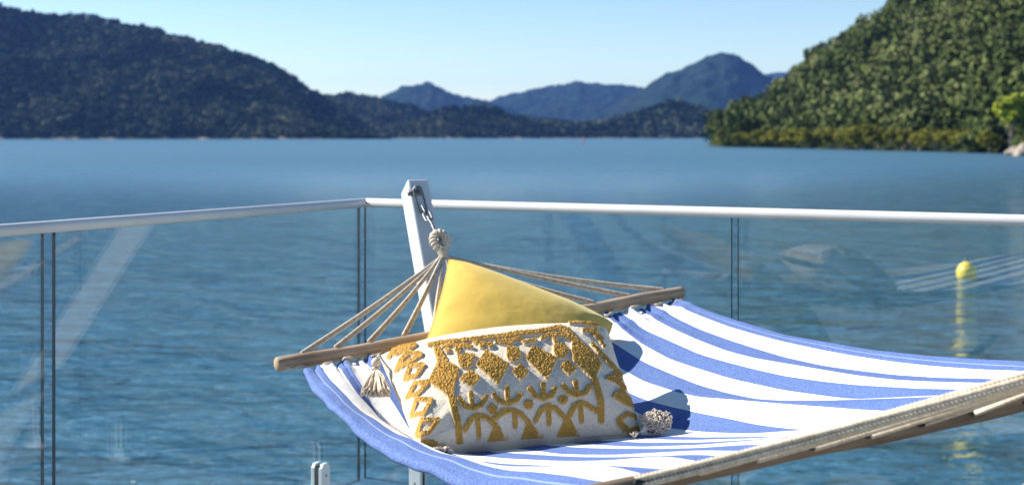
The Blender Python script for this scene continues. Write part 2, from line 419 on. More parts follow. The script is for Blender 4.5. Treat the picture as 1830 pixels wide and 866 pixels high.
def forest(name, label, H, px_lim, t_lim, spacing, rad, protos, material, seed, hrange=(.8, 1.3)):
    px, t, X, D, Z = H
    r = np.random.default_rng(seed)
    from math import floor
    # candidate points, density even in plan
    xmin, xmax, ymin, ymax = X.min(), X.max(), D.min(), D.max()
    nx = int((xmax-xmin)/spacing); ny = int((ymax-ymin)/spacing)
    gx, gy = np.meshgrid(np.arange(nx), np.arange(ny), indexing='ij')
    x = xmin+(gx.ravel()+r.uniform(0, 1, nx*ny))*spacing; y = ymin+(gy.ravel()+r.uniform(0, 1, nx*ny))*spacing
    p = x/y*F+CX
    ip = (p-px[0])/(px[1]-px[0]); ok = (ip >= 0) & (ip < len(px)-1) & (p > px_lim[0]) & (p < px_lim[1])
    x, y, p, ip = x[ok], y[ok], p[ok], ip[ok]
    i0 = ip.astype(int); d_near = D[i0, 0]; d_far = D[i0, -1]
    tt = (y-d_near)/(d_far-d_near)*t[-1]; jt = tt/(t[1]-t[0])
    ok = (jt >= 0) & (jt < len(t)-1) & (tt >= t_lim[0]) & (tt <= t_lim[1])
    x, y, ip, jt, i0, tt = x[ok], y[ok], ip[ok], jt[ok], i0[ok], tt[ok]
    j0 = jt.astype(int); fi = ip-i0; fj = jt-j0
    z = (Z[i0, j0]*(1-fi)+Z[i0+1, j0]*fi)*(1-fj)+(Z[i0, j0+1]*(1-fi)+Z[i0+1, j0+1]*fi)*fj
    VV = []; TT = []
    big = fbm(x/60, y/60, seed+3)
    for k in range(len(x)):
        pv, pt_ = protos[r.integers(len(protos))]
        s = rad*r.uniform(.65, 1.35); hh = s*r.uniform(*hrange)
        a = r.uniform(0, 2*np.pi); ca, sa = math.cos(a), math.sin(a)
        q = np.empty_like(pv); q[:, 0] = (pv[:, 0]*ca-pv[:, 1]*sa)*s+x[k]; q[:, 1] = (pv[:, 0]*sa+pv[:, 1]*ca)*s+y[k]
        q[:, 2] = pv[:, 2]*hh+z[k]+s*.75
        VV.append(q); TT.append(np.clip(pt_+r.normal(.45, .22)+(big[k]-.47)*1.8, 0, 1))
    V = np.concatenate(VV); T = np.concatenate(TT)
    Q = np.arange(len(V)).reshape(-1, 4)
    o = fast_mesh(name, V, Q, material, smooth=False, attrs={'tone': T})
    print(name, len(x), 'trees', len(Q), 'quads')
    return tag(o, label, 'forest', kind='stuff')

PA = [crown_proto(5, 45, .22, s) for s in range(6)]
PB = [crown_proto(8, 280, .10, 50+s, .9) for s in range(7)]
forest('forest', 'dark forest covering the big navy hill on the left', HL, (-400, 720), (.0, 1.12), 8.2, 6.3, PA, M['forest'], 31)
forest('forest', 'dark forest on the low ridge just right of the big left hill', HM1, (540, 900), (0, 1.1), 10, 7, PA, M['forest'], 32)
forest('forest', 'belt of trees on the far shore below the blue hills', HM2, (640, 1400), (0, 1.1), 8.5, 6.5, PA, M['forest'], 33)
forest('forest', 'olive green forest covering the steep hillside on the right', HR, (1281, 3560), (.0, 1.1), 5.8, 5.3, PB, M['forest_near'], 34)

def tree(name, loc, rad, hgt, material, seed, label, cat, group=None, trunk_h=1.0, nq=900, quad=.07):
    e = empty(name, loc, label, cat, group)
    pv, pt_ = crown_proto(12, nq, quad, seed, 1)
    q = pv*np.array([rad, rad, hgt/2])+np.array(loc)+np.array([0, 0, trunk_h+hgt*.42])
    fast_mesh('crown', q, np.arange(len(q)).reshape(-1, 4), material, e, False, attrs={'tone': np.clip(pt_+.5, 0, 1)})
    tb = MB(); r = random.Random(seed)
    base = np.array(loc, float)
    tb.tube([base+(0, 0, -.5), base+(.1, 0, trunk_h*.6), base+(.2, .1, trunk_h+hgt*.3)], [.22, .18, .09], 8)
    for k in range(5):
        a = r.uniform(0, 6.28)
        tb.tube([base+(.05, 0, trunk_h*.5), base+(rad*.35*math.cos(a), rad*.35*math.sin(a), trunk_h+hgt*.2), base+(rad*.6*math.cos(a), rad*.6*math.sin(a), trunk_h+hgt*.45)], [.12, .08, .03], 6)
    tb.build('trunk', M['trunk'], e)
    return e

ORD = ['first', 'second', 'third', 'fourth', 'fifth', 'sixth', 'seventh', 'eighth', 'ninth', 'tenth', 'eleventh', 'twelfth', 'thirteenth', 'fourteenth', 'fifteenth', 'sixteenth']
mp = np.linspace(1290, 1765, 16)
for k, p in enumerate(mp):
    d = float(Rd0(p))-3+rng.uniform(-3, 3); p = p+rng.uniform(-6, 6)
    h = rng.uniform(5.5, 7.5)*np.interp(p, [1280, 1550, 1780], [1.0, 1.05, .8]); rad = h*rng.uniform(.62, .85)
    tree('mangrove_bush', ((p-CX)/F*d, d, WATER-.1), rad, h, M['mangrove'], 100+k,
         'olive mangrove bush on the right shore, %s from the left tip' % ORD[k], 'mangrove bush', 'mangroves along the right shore', .2, 1000, .075)
d = 262.
tree('lime_tree', ((1806-CX)/F*d, d, -1), 5.2, 9.5, M['lime'], 140, 'bright lime green tree at the right edge above the shore rocks', 'tree', None, 3.0, 1300, .08)

def rock(px, d, s, seed, label):
    r = np.random.default_rng(seed); import bmesh
    bm = bmesh.new(); bmesh.ops.create_icosphere(bm, subdivisions=3, radius=1)
    for v in bm.verts:
        c = v.co; n = math.sin(c.x*3+seed)*.12+math.sin(c.y*4.3+seed*2)*.1+math.sin(c.z*5+seed)*.08
        v.co = c*(1+n)
        v.co.x *= s[0]; v.co.y *= s[1]; v.co.z *= s[2]
    me = bpy.data.meshes.new('boulder'); bm.to_mesh(me); bm.free()
    o = finish('boulder', me, M['rock'], None, False); o.location = ((px-CX)/F*d, d, WATER+s[2]*.35)
    tag(o, label, 'boulder', 'boulders on the right shore')
rock(1812, 250, (1.7, 1.3, 1.1), 1, 'pale boulder on the right shore below the lime green tree, leftmost of the rocks')
rock(1832, 247, (2.0, 1.5, 1.6), 2, 'large pale boulder at the right edge of the photo on the shoreline')
rock(1822, 243, (1.0, .9, .6), 3, 'small low boulder in front of the two larger shore rocks')

# ------------------------------------------------------------------ buoy, marker
bx = pt(1727, 497, 34.0); bx[2] = WATER
b = empty('mooring_buoy', bx, 'round yellow mooring buoy floating on the water at the right', 'buoy')
mb = MB(); mb.lathe([(.02, -.12), (.12, -.1), (.2, -.02), (.235, .08), (.24, .16), (.215, .26), (.16, .34), (.09, .39), (.05, .41), (.02, .415)], bx, 28); mb.build('float', M['buoy'], b)
mb = MB(); mb.tube([bx+(.05*math.cos(a), 0, .45+.05*math.sin(a)) for a in np.linspace(-.8, 3.94, 14)], .012, 8); mb.lathe([(.045, .40), (.045, .425), (.02, .43)], bx, 16); mb.build('mooring_ring', M['chrome'], b)
mk = pt(1043, 259, 560); mk[2] = WATER
e = empty('channel_marker', mk, 'tiny red channel marker post far out on the water', 'marker')
mb = MB(); mb.tube([mk+(0, 0, -.5), mk+(0, 0, 2.2)], .16, 8); mb.build('post', M['red'], e)
mb = MB(); mb.lathe([(.32, 2.2), (.34, 2.3), (.34, 2.9), (.3, 3.0)], mk, 12); mb.build('top_mark', M['red'], e)

# ------------------------------------------------------------------ deck and glass balustrade
CN = np.array([-.534, 5.02, 0.])
LD = np.array([-.466, -.885, 0]); LD /= np.linalg.norm(LD)
RD = np.array([.885, -.466, 0]); RD /= np.linalg.norm(RD)
NR = -LD      # outward normal of right run
NL = -RD      # outward normal of left run
mb = MB()
rot = np.stack([RD, -LD, np.array([0, 0, 1.])], 1)
bw = .137
for k in range(52):                      # boards parallel to the right-hand rail
    off = -.10+.0+ (k+.5)*.141
    c = CN+LD*(off)+RD*(3.3-.10)
    mb.box(c+np.array([0, 0, -.0125]), (6.6, bw, .025), rot)
o = mb.build('deck', M['deck'], smooth=False, bevel=.003); tag(o, kind='structure')
mb = MB()
for s, (a, bdir) in enumerate(((RD, LD), (LD, RD))):
    c = CN-bdir*.115+a*3.2
    rr = np.stack([a, np.cross([0, 0, 1], a), np.array([0, 0, 1.])], 1)
    mb.box(c+np.array([0, 0, -.15]), (6.6, .03, .24), rr)
for k in range(8):
    c = CN+RD*3.2+LD*(.3+.9*k); mb.box(c+np.array([0, 0, -.14]), (6.4, .05, .2), rot)
for i in range(3):
    for j in range(3):
        c = CN+RD*(.3+3*i)+LD*(.3+3*j); mb.box(c+np.array([0, 0, -1.5]), (.2, .2, 2.5), rot)
o = mb.build('deck_substructure', M['wood'], smooth=False); tag(o, kind='structure')

RAILZ = CAMZ-.244
def balustrade(dirv, nrm, panels, spig, label, rail_len, name):
    e = empty('glass_balustrade', CN, label, 'balustrade', 'glass balustrade runs round the deck')
    R3 = np.stack([dirv, nrm, np.array([0, 0, 1.])], 1)
    for a, b_ in panels:
        z0, z1 = .06, RAILZ-.006; th = .012
        c = CN+dirv*(a+b_)/2; L = b_-a
        mb = MB(); mb.box(c+np.array([0, 0, (z0+z1)/2]), (L, th, z1-z0), R3)
        o = mb.build('glass_panel', M['glass'], e, False)
        o.data.materials.append(M['glass_edge'])
        for p in o.data.polygons:
            if abs(np.dot(np.array(p.normal), nrm)) < .5: p.material_index = 1
    mb = MB(); n = 24
    A = CN+np.array([0, 0, RAILZ])
    ang = np.linspace(0, 2*np.pi, 20, endpoint=False)
    # round rail with flattened underside
    prof = [(.0185*math.cos(t), max(.0185*math.sin(t), -.0135)) for t in ang]
    V = []
    for s in (0.004, rail_len):
        V += [A+dirv*s+nrm*x+np.array([0, 0, z]) for x, z in prof]
    Fc = [(k, (k+1) % 20, 20+(k+1) % 20, 20+k) for k in range(20)]+[tuple(range(19, -1, -1)), tuple(range(20, 40))]
    mb.add(V, Fc)
    o = mb.build('handrail', M['rail'], e, True, bevel=.0015)
    for s in spig:
        c = CN+dirv*s
        mb = MB()
        for side in (-1, 1):
            # cheek plate with clipped corners, 12 mm glass between the pair
            w_, h_, t_ = .024, .172, .015
            out = [(-w_, .012), (w_, .012), (w_, h_-.014), (w_-.012, h_), (-w_+.012, h_), (-w_, h_-.014)]
            V = []
            for q in (side*.0085, side*(.0085+t_)):
                V += [c+dirv*x+nrm*q+np.array([0, 0, z]) for x, z in out]
            Fc = [tuple(range(6)), tuple(range(11, 5, -1))]+[(k, 6+k, 6+(k+1) % 6, (k+1) % 6) for k in range(6)]
            mb.add(V, Fc)
        mb.box(c+np.array([0, 0, .03]), (.048, .05, .036), R3)
        sp = mb.build('spigot', M['spigot'], e, False, bevel=.002)
        g = MB(); g.box(c+np.array([0, 0, .105]), (.044, .0168, .125), R3)
        # the gasket lines the slot either side of the pane
        go = g.build('gasket', M['black'], sp, False)
        f = MB(); f.lathe([(.052, 0.0), (.052, .010), (.049, .013), (.03, .014)], c, 28); f.build('base_plate', M['spigot'], sp, True)
        for zz in (.07, .13):
            b2 = MB()
            a0 = c-nrm*(.0085+.015)+np.array([0, 0, zz]); b2.tube([a0, a0-nrm*.0015], .0035, 10); b2.build('screw', M['black'], sp)
    return e
balustrade(LD, NL, [(.041, 1.49), (1.53, 2.95), (2.97, 4.4)], [.275, 1.27, 1.75, 2.7], 'glass balustrade running left from the deck corner under a pale metal rail', 5.5, 'l')
balustrade(RD, NR, [(.0, 1.39), (1.411, 2.8), (2.82, 4.2)], [.226, 1.2, 1.66, 2.6, 3.1], 'glass balustrade running right from the deck corner behind the hammock', 5.5, 'r')

# ------------------------------------------------------------------ hammock stand
ptop = np.array([-.318, 4.36, CAMZ-.136]); pdir = np.array([-.0987, .26, .4404]); pdir /= np.linalg.norm(pdir)
hx = np.array([-.355, .935, 0]); side = np.array([.935, .355, 0])
st = empty('hammock_stand', (.25, 2.9, 0), 'white timber hammock stand with a leaning square post behind the cushions', 'hammock stand')
def beam(name, a, b_, wside, wdep, sidev):
    ax = (b_-a); L = np.linalg.norm(ax); ax = ax/L
    dv = np.cross(ax, sidev); R3 = np.stack([sidev, dv, ax], 1)
    m_ = MB(); m_.box((a+b_)/2, (wside, wdep, L), R3); return m_.build(name, M['wpaint'], st, False, bevel=.006)
t_ = ptop[2]/pdir[2]
pc = ptop+side*.006-pdir*.026
foot = pc-pdir*(t_-.06)
beam('post', foot, pc, .068, .092, side)
NK2 = pt(1982, 634, 1.86)
bz = .05
near_foot = np.array([.62, 2.2, 0])
axis = (NK2-np.array([-.30, 4.28, 0])); axis[2] = 0; axis /= np.linalg.norm(axis)
far_foot = foot*np.array([1, 1, 0])
nf = far_foot+axis*1.35
beam('base_beam', far_foot+np.array([0, 0, .05])-axis*.2, nf+np.array([0, 0, .05])+axis*.2, .07, .09, np.array([-axis[1], axis[0], 0]))
sd2 = np.array([-axis[1], axis[0], 0])
post2_top = NK2+axis*.22+np.array([0, 0, .12])
beam('post', nf+np.array([0, 0, .1]), post2_top, .068, .092, sd2)
for c in (far_foot-axis*.05, nf+axis*.05):
    beam('foot', c-sd2*.5+np.array([0, 0, .045+.002]), c+sd2*.5+np.array([0, 0, .045+.002]), .088, .07, axis)

# ------------------------------------------------------------------ hammock
hk = empty('hammock', (.3, 3.0, .75), 'blue and white striped cloth hammock with wooden spreader bars', 'hammock')
FL, FR = pt(495, 652, 3.52), pt(1218, 523, 4.2)
def far_bar(px):
    """point of the far spreader bar seen at column px"""
    d = FR-FL; r = (px-CX)/F
    s = (r*FL[1]-FL[0])/(d[0]-r*d[1]); return FL+d*s
NA = pt(1100, 873, 2.0); NB = pt(1830, 718, 2.43)
ND = NB-NA; ND /= np.linalg.norm(ND)
def near_bar(s): return NA+ND*s
def near_px(px):
    r = (px-CX)/F; s = (r*NA[1]-NA[0])/(ND[0]-r*ND[1]); return s

def bar(a, b_, r0, r1, seed, mt='wood'):
    n = 90; s = np.linspace(0, 1, n)[:, None]; P = a+(b_-a)*s
    r = np.random.default_rng(seed)
    P = P+np.stack([np.zeros(n), .002*np.sin(s[:, 0]*9+seed), .002*np.sin(s[:, 0]*13+seed*2)], 1)
    L = np.linalg.norm(b_-a); rad = r0+(r1-r0)*s[:, 0]+.0008*np.sin(s[:, 0]*31)
    e0 = np.minimum(s[:, 0], 1-s[:, 0])*L
    ins = [0, .0015, .004]
    P = np.concatenate([[P[0]-(P[1]-P[0])/np.linalg.norm(P[1]-P[0])*.003], P, [P[-1]+(P[-1]-P[-2])/np.linalg.norm(P[-1]-P[-2])*.003]])
    rad = np.concatenate([[rad[0]*.84], rad, [rad[-1]*.84]])
    mb = MB(); mb.tube(P, rad, 20)
    o = mb.build('spreader_bar', M[mt], hk)
    # grain runs along the bar: u along, v around
    me = o.data; uvl = me.uv_layers.new(name='UVMap'); ax = (b_-a)/L
    org = np.array(hk.location)
    for lp in me.loops:
        c = np.array(me.vertices[lp.vertex_index].co)+org-a
        u = np.dot(c, ax); q = c-ax*u; an = math.atan2(q[2], q[0]*ax[1]-q[1]*ax[0])
        uvl.data[lp.index].uv = (u+seed, abs(an)*.02)
    return o
bar(FL, FR, .0185, .019, 1)
bar(near_bar(-.10), near_bar(1.25), .0150, .0175, 2, 'wood_shaded')

# cloth: the edge lines of the 21 stripes as they lie, right hem (0) to left hem (21)
NSTR = 21
starts = [1197, 1184, 1156, 1133, 1101, 1074, 1040, 1006, 972, 938, 904, 870, 836, 802, 768, 734, 700, 668, 648, 612, 597, 567]
# (index 16.. rebuilt so that the visible left stripes fall where the photo shows them)
starts = list(np.interp(np.arange(22), [0, 1, 2, 3, 4, 5, 16, 17, 18, 19, 20, 21], [1197, 1184, 1156, 1133, 1101, 1074, 672, 648, 613, 598, 567, 545]))
B = {
 0: [(1197, 531), (1216, 538), (1250, 551), (1302, 568.6), (1350, 583), (1400, 598), (1470, 610), (1550, 624), (1599, 629.4), (1668, 636.4), (1755, 642), (1830, 645), (2000, 650)],
 1: [(1184, 534), (1204, 542.7), (1250, 563), (1302, 583), (1350, 597), (1400, 610), (1470, 625), (1530, 636), (1599, 646), (1668, 653.7), (1755, 659.8), (1830, 662), (2000, 666)],
 2: [(1156, 540), (1175, 549.7), (1205, 567), (1250, 588), (1302, 606.7), (1350, 622), (1400, 637), (1470, 652.6), (1530, 661), (1599, 669), (1668, 673.6), (1755, 676), (1817, 677), (2000, 675)],
 3: [(1133, 545), (1149, 554), (1165, 567), (1200, 585.5), (1250, 608), (1302, 627.5), (1350, 639.6), (1400, 648), (1470, 660), (1530, 670), (1599, 678), (1668, 681.4), (1755, 683.5), (1830, 683), (1950, 680)],
 4: [(1101, 552), (1119, 563.5), (1149, 588), (1177, 600), (1250, 632.5), (1302, 647.4), (1350, 659.5), (1400, 670.8), (1470, 681), (1530, 687), (1641, 693.5), (1703, 694.7), (1755, 694), (1900, 691)],
 5: [(1074, 558), (1094, 575), (1116, 591), (1147, 614), (1198, 641.6), (1250, 658.7), (1310, 677), (1361, 688), (1400, 696.5), (1470, 706), (1524, 712.7), (1620, 709), (1700, 705.5), (1850, 702)],
 6: [(1082, 602), (1149, 646), (1209, 671.6), (1250, 687.8), (1300, 701.7), (1350, 712), (1400, 715), (1470, 715), (1524, 713.2), (1620, 709.8), (1700, 706.5), (1820, 706)],
 7: [(1096, 649.6), (1151, 681), (1207, 699), (1250, 709), (1300, 712.4), (1350, 716.7), (1400, 721), (1470, 726), (1530, 730.8), (1613, 735), (1700, 733), (1797, 722)],
 8: [(1121, 700.5), (1158, 715.5), (1198, 726), (1250, 737.4), (1300, 746.7), (1350, 757.5), (1400, 764), (1440, 767), (1527, 758.3), (1600, 752), (1740, 735)],
 9: [(1130, 752), (1198, 764.4), (1250, 770.5), (1300, 773), (1350, 773.5), (1400, 770), (1440, 767.3), (1527, 758.8), (1600, 752.5), (1690, 746)],
 10: [(1100, 770), (1150, 776.6), (1200, 779), (1250, 780.5), (1300, 780), (1350, 779.6), (1400, 778.4), (1440, 775), (1527, 765), (1640, 757)],
 11: [(1000, 768), (1100, 779), (1150, 783), (1200, 785), (1250, 785.2), (1300, 783.5), (1350, 782.5), (1400, 779.2), (1440, 775.6), (1527, 766), (1600, 765)],
 12: [(960, 780), (1000, 784), (1100, 787.5), (1150, 790), (1250, 789.6), (1300, 787), (1350, 784), (1400, 781), (1440, 776.5), (1560, 772)],
 13: [(940, 785), (1000, 790), (1100, 796), (1150, 797.5), (1250, 794.2), (1300, 790), (1350, 786), (1400, 781.8), (1440, 777.5), (1510, 782)],
 14: [(900, 788), (950, 792), (1000, 796.6), (1050, 799.5), (1100, 800.5), (1175, 801), (1250, 799), (1350, 792.5), (1400, 788.5), (1460, 792)],
 15: [(860, 792), (914, 799.5), (970, 806), (1000, 810.5), (1050, 811.8), (1100, 812), (1175, 808), (1250, 804), (1350, 796.6), (1420, 801)],
 16: [(672, 646), (700, 680), (740, 730), (790, 775), (850, 801), (900, 807.6), (1000, 814), (1050, 815.8), (1100, 815.8), (1190, 813), (1250, 810.5), (1370, 812)],
 17: [(648, 639), (693, 704), (711, 731), (735, 772), (790, 800), (850, 813), (900, 818), (1000, 823), (1050, 823), (1100, 821), (1190, 814), (1250, 812), (1320, 823)],
 18: [(613, 654), (648, 690), (665, 722), (679, 747), (735, 782), (790, 806), (850, 822), (900, 827.8), (1000, 831.8), (1100, 831), (1200, 832), (1270, 834)],
 19: [(598, 651), (639, 703), (669, 735), (679, 748), (735, 783.5), (790, 809), (850, 826), (900, 832.4), (1000, 833), (1100, 832.5), (1210, 846)],
 20: [(567, 655), (591, 678.5), (618, 706), (646, 735), (679, 754), (702, 771), (720, 778.7), (749, 790), (775, 805), (808, 813), (833, 820), (853, 827), (887, 835.5), (920, 840), (1000, 846.8), (1100, 856), (1150, 858)],
 21: [(545, 656), (549, 672.7), (570, 692), (591, 711), (616, 736), (639, 754.7), (665, 778), (690, 796), (720, 807.6), (766, 827), (801, 841), (835, 855), (870, 865), (950, 880), (1080, 873)],
}
S_END = lambda i: (20.4-i)*.0565
NT = 121
tt = np.linspace(0, 1, NT)
def smooth1(y, k):
    ker = np.hanning(k+2)[1:-1]; ker /= ker.sum(); p = k//2
    yp = np.concatenate([2*y[0]-y[p:0:-1], y, 2*y[-1]-y[-2:-p-2:-1]])
    return np.convolve(yp, ker, 'valid')
PX = np.zeros((22, NT)); DD = np.zeros((22, NT)); XX = np.zeros((22, NT)); HH = np.zeros((22, NT))
for i in range(22):
    a = far_bar(starts[i]); a = a+np.array([.008, -.022, 0])
    e_ = near_bar(S_END(i))+np.array([-.012, .012, 0])
    c = (i/21-.5)*2      # -1 right hem, +1 left hem
    bow = -.075*c*np.sin(np.pi*tt)**.9
    X = a[0]+(e_[0]-a[0])*tt; Y = a[1]+(e_[1]-a[1])*tt
    X = X-bow*(-.86)*1.0; Y = Y-bow*(-.5)*1.0
    px = X/Y*F+CX
    PX[i] = px; DD[i] = Y; XX[i] = X
    endpx = px[-1]; endy = HY+(CAMZ-e_[2])/e_[1]*F-2
    starty = HY+(CAMZ-a[2])/a[1]*F+11
    P = np.array([q for q in B[i] if q[0] < endpx-40], float)
    P = np.concatenate([[[px[0], starty]], P[P[:, 0] > px[0]+6], [[endpx, endy]]])
    # monotone cubic-ish: linear interpolation then smoothing along the stripe
    y = np.interp(px, P[:, 0], P[:, 1]); y2 = smooth1(y, 9)
    HH[i] = CAMZ-(y2-HY)/F*Y
# hidden part under the cushions: bridge smoothly between the stripes that can be seen
if True:
    W_ = np.ones((22, NT))
    for i in range(6, 17):
        first = {6: 1082, 7: 1096, 8: 1121, 9: 1190, 10: 1110, 11: 1100, 12: 1000, 13: 1000, 14: 950, 15: 914, 16: 900}[i]
        W_[i] = PX[i] >= first
        W_[i][:2] = 1
    H0 = HH.copy()
    # initial guess linear in t over hidden span
    for i in range(6, 17):
        k = np.where(W_[i] > .5)[0]; HH[i] = np.interp(np.arange(NT), k, H0[i][k])
    for it in range(1500):
        A_ = HH.copy()
        A_[1:-1, 1:-1] = .25*(HH[:-2, 1:-1]+HH[2:, 1:-1]+HH[1:-1, :-2]+HH[1:-1, 2:])
        HH = np.where(W_ > .5, H0, A_)
CTRL = np.stack([XX, DD, HH], -1)
# refine across stripes
SUBD = 10
iu = np.linspace(0, 21, 21*SUBD+1)
def catmull(C, u):
    n = len(C); k = np.clip(np.floor(u).astype(int), 0, n-2); f = (u-k)[:, None, None]
    p0 = C[np.clip(k-1, 0, n-1)]; p1 = C[k]; p2 = C[k+1]; p3 = C[np.clip(k+2, 0, n-1)]
    m1 = (p2-p0)/2; m2 = (p3-p1)/2
    return (2*f**3-3*f**2+1)*p1+(f**3-2*f**2+f)*m1+(-2*f**3+3*f**2)*p2+(f**3-f**2)*m2
G = catmull(CTRL, iu)
Ti = tt[None, :]; Ui = iu[:, None]
# gathers where the hem is laced to the far bar, slight unevenness at the free hems
gath = np.exp(-Ti*22)
G[:, :, 2] += gath*(.006*np.sin(Ui*2*np.pi/1.62+.5)+.005*np.sin(Ui*9.1+1)+.003*np.sin(Ui*14.7)) + .004*np.exp(-((Ti-.045)/.008)**2)
hem = np.exp(-(21-Ui)*1.3)
G[:, :, 2] += hem*(.0022*np.sin(Ti*38)+.0010*np.sin(Ti*83))
# left and right hem turned under
TURN = 5
lastd = G[-1]-G[-4]; lastd /= np.linalg.norm(lastd, axis=-1)[:, None]
ext = [G]
for k in range(1, TURN+1):
    a = k/TURN*math.pi*.9
    ext.append((G[-1]+lastd*(.012*math.sin(a))+np.array([.0, .01, -1])*(.010*(1-math.cos(a)))+(-lastd)*(0 if k < TURN else .02))[None])
firstd = G[0]-G[3]; firstd /= np.linalg.norm(firstd, axis=-1)[:, None]
pre = []
for k in range(TURN, 0, -1):
    a = k/TURN*math.pi*.9
    pre.append((G[0]+firstd*(.010*math.sin(a))+np.array([0, 0, -1])*(.008*(1-math.cos(a))))[None])
GG = np.concatenate(pre+ext)
stripe = np.concatenate([np.full((TURN,), .02), np.clip(iu, .001, 20.99), np.full((TURN,), 20.5)])
nU = len(GG)
ST = np.repeat(stripe[:, None], NT, 1)
o = fast_mesh('striped_cloth', GG.reshape(-1, 3), grid_quads(nU, NT), M['fabric'], hk, attrs={'stripe': ST})
sm = o.modifiers.new('thick', 'SOLIDIFY'); sm.thickness = .0022; sm.offset = -1

def cloth_at(i, t):
    """point of the cloth surface at stripe coordinate i (0..21), length 0..1"""
    k = int(np.clip(round(i*SUBD), 0, len(G)-1)); return G[k, int(round(t*(NT-1)))]

def cloth_px(px, py):
    g = G.reshape(-1, 3); x = g[:, 0]/g[:, 1]*F+CX; y = HY+(CAMZ-g[:, 2])/g[:, 1]*F
    k = np.argsort((x-px)**2+(y-py)**2)[:6]; return g[k].mean(0)
for q in ((1143, 776), (1170, 770), (788, 806), (1000, 790), (1215, 690), (900, 800)): print('cloth', q, cloth_px(*q))

# lacing between far bar and cloth
for i in np.arange(.3, 21, 1.62):
    mb = MB()
    c = G[int(i*SUBD), 1]; p = c[0]/c[1]*F+CX; bb = far_bar(p-6)
    q = np.array([bb+(0, -.016, -.012), bb+(.004, -.024, -.020), c+(.0, -.006, .003), c+(.012, -.004, .004), far_bar(p+16)+(0, -.018, -.012)])
    s = np.linspace(0, 1, 24); P = np.stack([np.interp(s, np.linspace(0, 1, 5), q[:, k]) for k in range(3)], 1)
    P = np.stack([smooth1(P[:, k], 5) for k in range(3)], 1)
    mb.tube(P, .0032, 8, (3, 110, .12)); mb.build('lacing_loop', M['rope'], hk)
mb = MB()
p0, p1 = far_bar(512)+(0, -.018, -.006), G[-1, 0]
mb.tube([p0, p0+(.02, -.004, -.004), p1+(-.02, 0, .004), p1+(.0, 0, .0)], .0032, 8)
mb.build('lacing_loop', M['rope'], hk)
# drilled holes shown by dark plugs recessed in the wood
holes_far = [540, 600, 660, 722, 775, 845, 915, 990, 1060, 1125, 1186]

KN = pt(793, 457, 4.07)          # where the far cords gather
def rope_pair(a, b_, sag, rad, gap, dens):
    n = max(40, int(np.linalg.norm(b_-a)/dens)); s = np.linspace(0, 1, n)[:, None]
    P = a+(b_-a)*s; P[:, 2] -= sag*np.sin(np.pi*s[:, 0])
    d = (b_-a)/np.linalg.norm(b_-a); sdv = np.cross(d, [0.2, -1., .25]); sdv /= np.linalg.norm(sdv)
    mb = MB()
    for q in (-1, 1):
        g = gap*q*(.35+.65*s)
        mb.tube(P+sdv*g, rad, 10, (3, 52, .36))
    return mb.build('cord', M['rope'], hk)
rr = random.Random(4)
for k, p in enumerate(holes_far):
    bb = far_bar(p)+np.array([0, .004, .017])
    aa = KN+np.array([(k-5)*.0014, rr.uniform(-.004, .004), rr.uniform(-.006, .004)])
    rope_pair(aa, bb, rr.uniform(.002, .010), .0035, .0037, .0016)
near_holes = [1128, 1230, 1337, 1444, 1546, 1645, 1742, 1838, 1930, 2020, 2105]
for k, p in enumerate(near_holes):
    bb = near_bar(near_px(p))+np.array([-.004, .0, .001])
    aa = NK2+np.array([rr.uniform(-.003, .003), rr.uniform(-.004, .004), rr.uniform(-.006, .006)])
    rope_pair(aa, bb, rr.uniform(.0, .004), .0040, .0052, .0011)

for p in near_holes[:8]:
    sp0 = near_px(p); c_ = near_bar(sp0); d_ = NK2-c_; d_ /= np.linalg.norm(d_)
    dp_ = d_-ND*np.dot(d_, ND); sn = np.linalg.norm(dp_); dp_ /= sn; rb = .0150+.0025*(sp0+.1)/1.35
    e1 = c_+dp_*(rb+.0004)+ND*(rb/sn*np.dot(d_, ND)-.010)
    sd_ = np.cross(ND, dp_); mb = MB(); mb.lathe([(.003, -.003), (.0052, -.001), (.0056, 0), (.004, .0008)], (0, 0, 0), 16)
    V_ = mb.v[0]; mb.v[0] = e1+V_[:, :1]*ND*1.9+V_[:, 1:2]*sd_*1.15+V_[:, 2:]*dp_
    mb.build('drilled_hole', M['black'], hk)
def eye(c, up, across, size, name='cord_eye'):
    """whipped rope eye: a teardrop ring of wrapped cord over a bound neck"""
    up = up/np.linalg.norm(up); across = across-up*np.dot(across, up); across /= np.linalg.norm(across)
    n = 240; a = np.linspace(-.5*np.pi+.25, 1.5*np.pi-.25, n)
    P = np.array([c+up*(.047+.021*math.sin(q))*size+across*(.0150+.002*math.sin(q))*math.cos(q)*size for q in a])
    L = np.concatenate([[0], np.cumsum(np.linalg.norm(np.diff(P, axis=0), axis=1))])
    rad = (.0125+.0032*np.abs(np.sin(L*np.pi/.0085)))*size
    rad *= 1-.12*np.cos(a-.5*np.pi)*0
    mb = MB(); mb.tube(P, rad, 14)
    s = np.linspace(0, 1, 70); Pn = c+up*((.030*s-.008)*size)[:, None]
    rn = (.0105+.006*s+.0015*np.abs(np.sin(s*np.pi*7)))*size
    mb.tube(Pn, rn, 16)
    return mb.build(name, M['rope'], hk)
eye(KN, np.array([-.022, .045, .075]), np.array([1, .3, 0.]), 1.08)
eye(NK2, axis+np.array([0, 0, .45]), np.array([axis[1], -axis[0], 0]), 1.08)

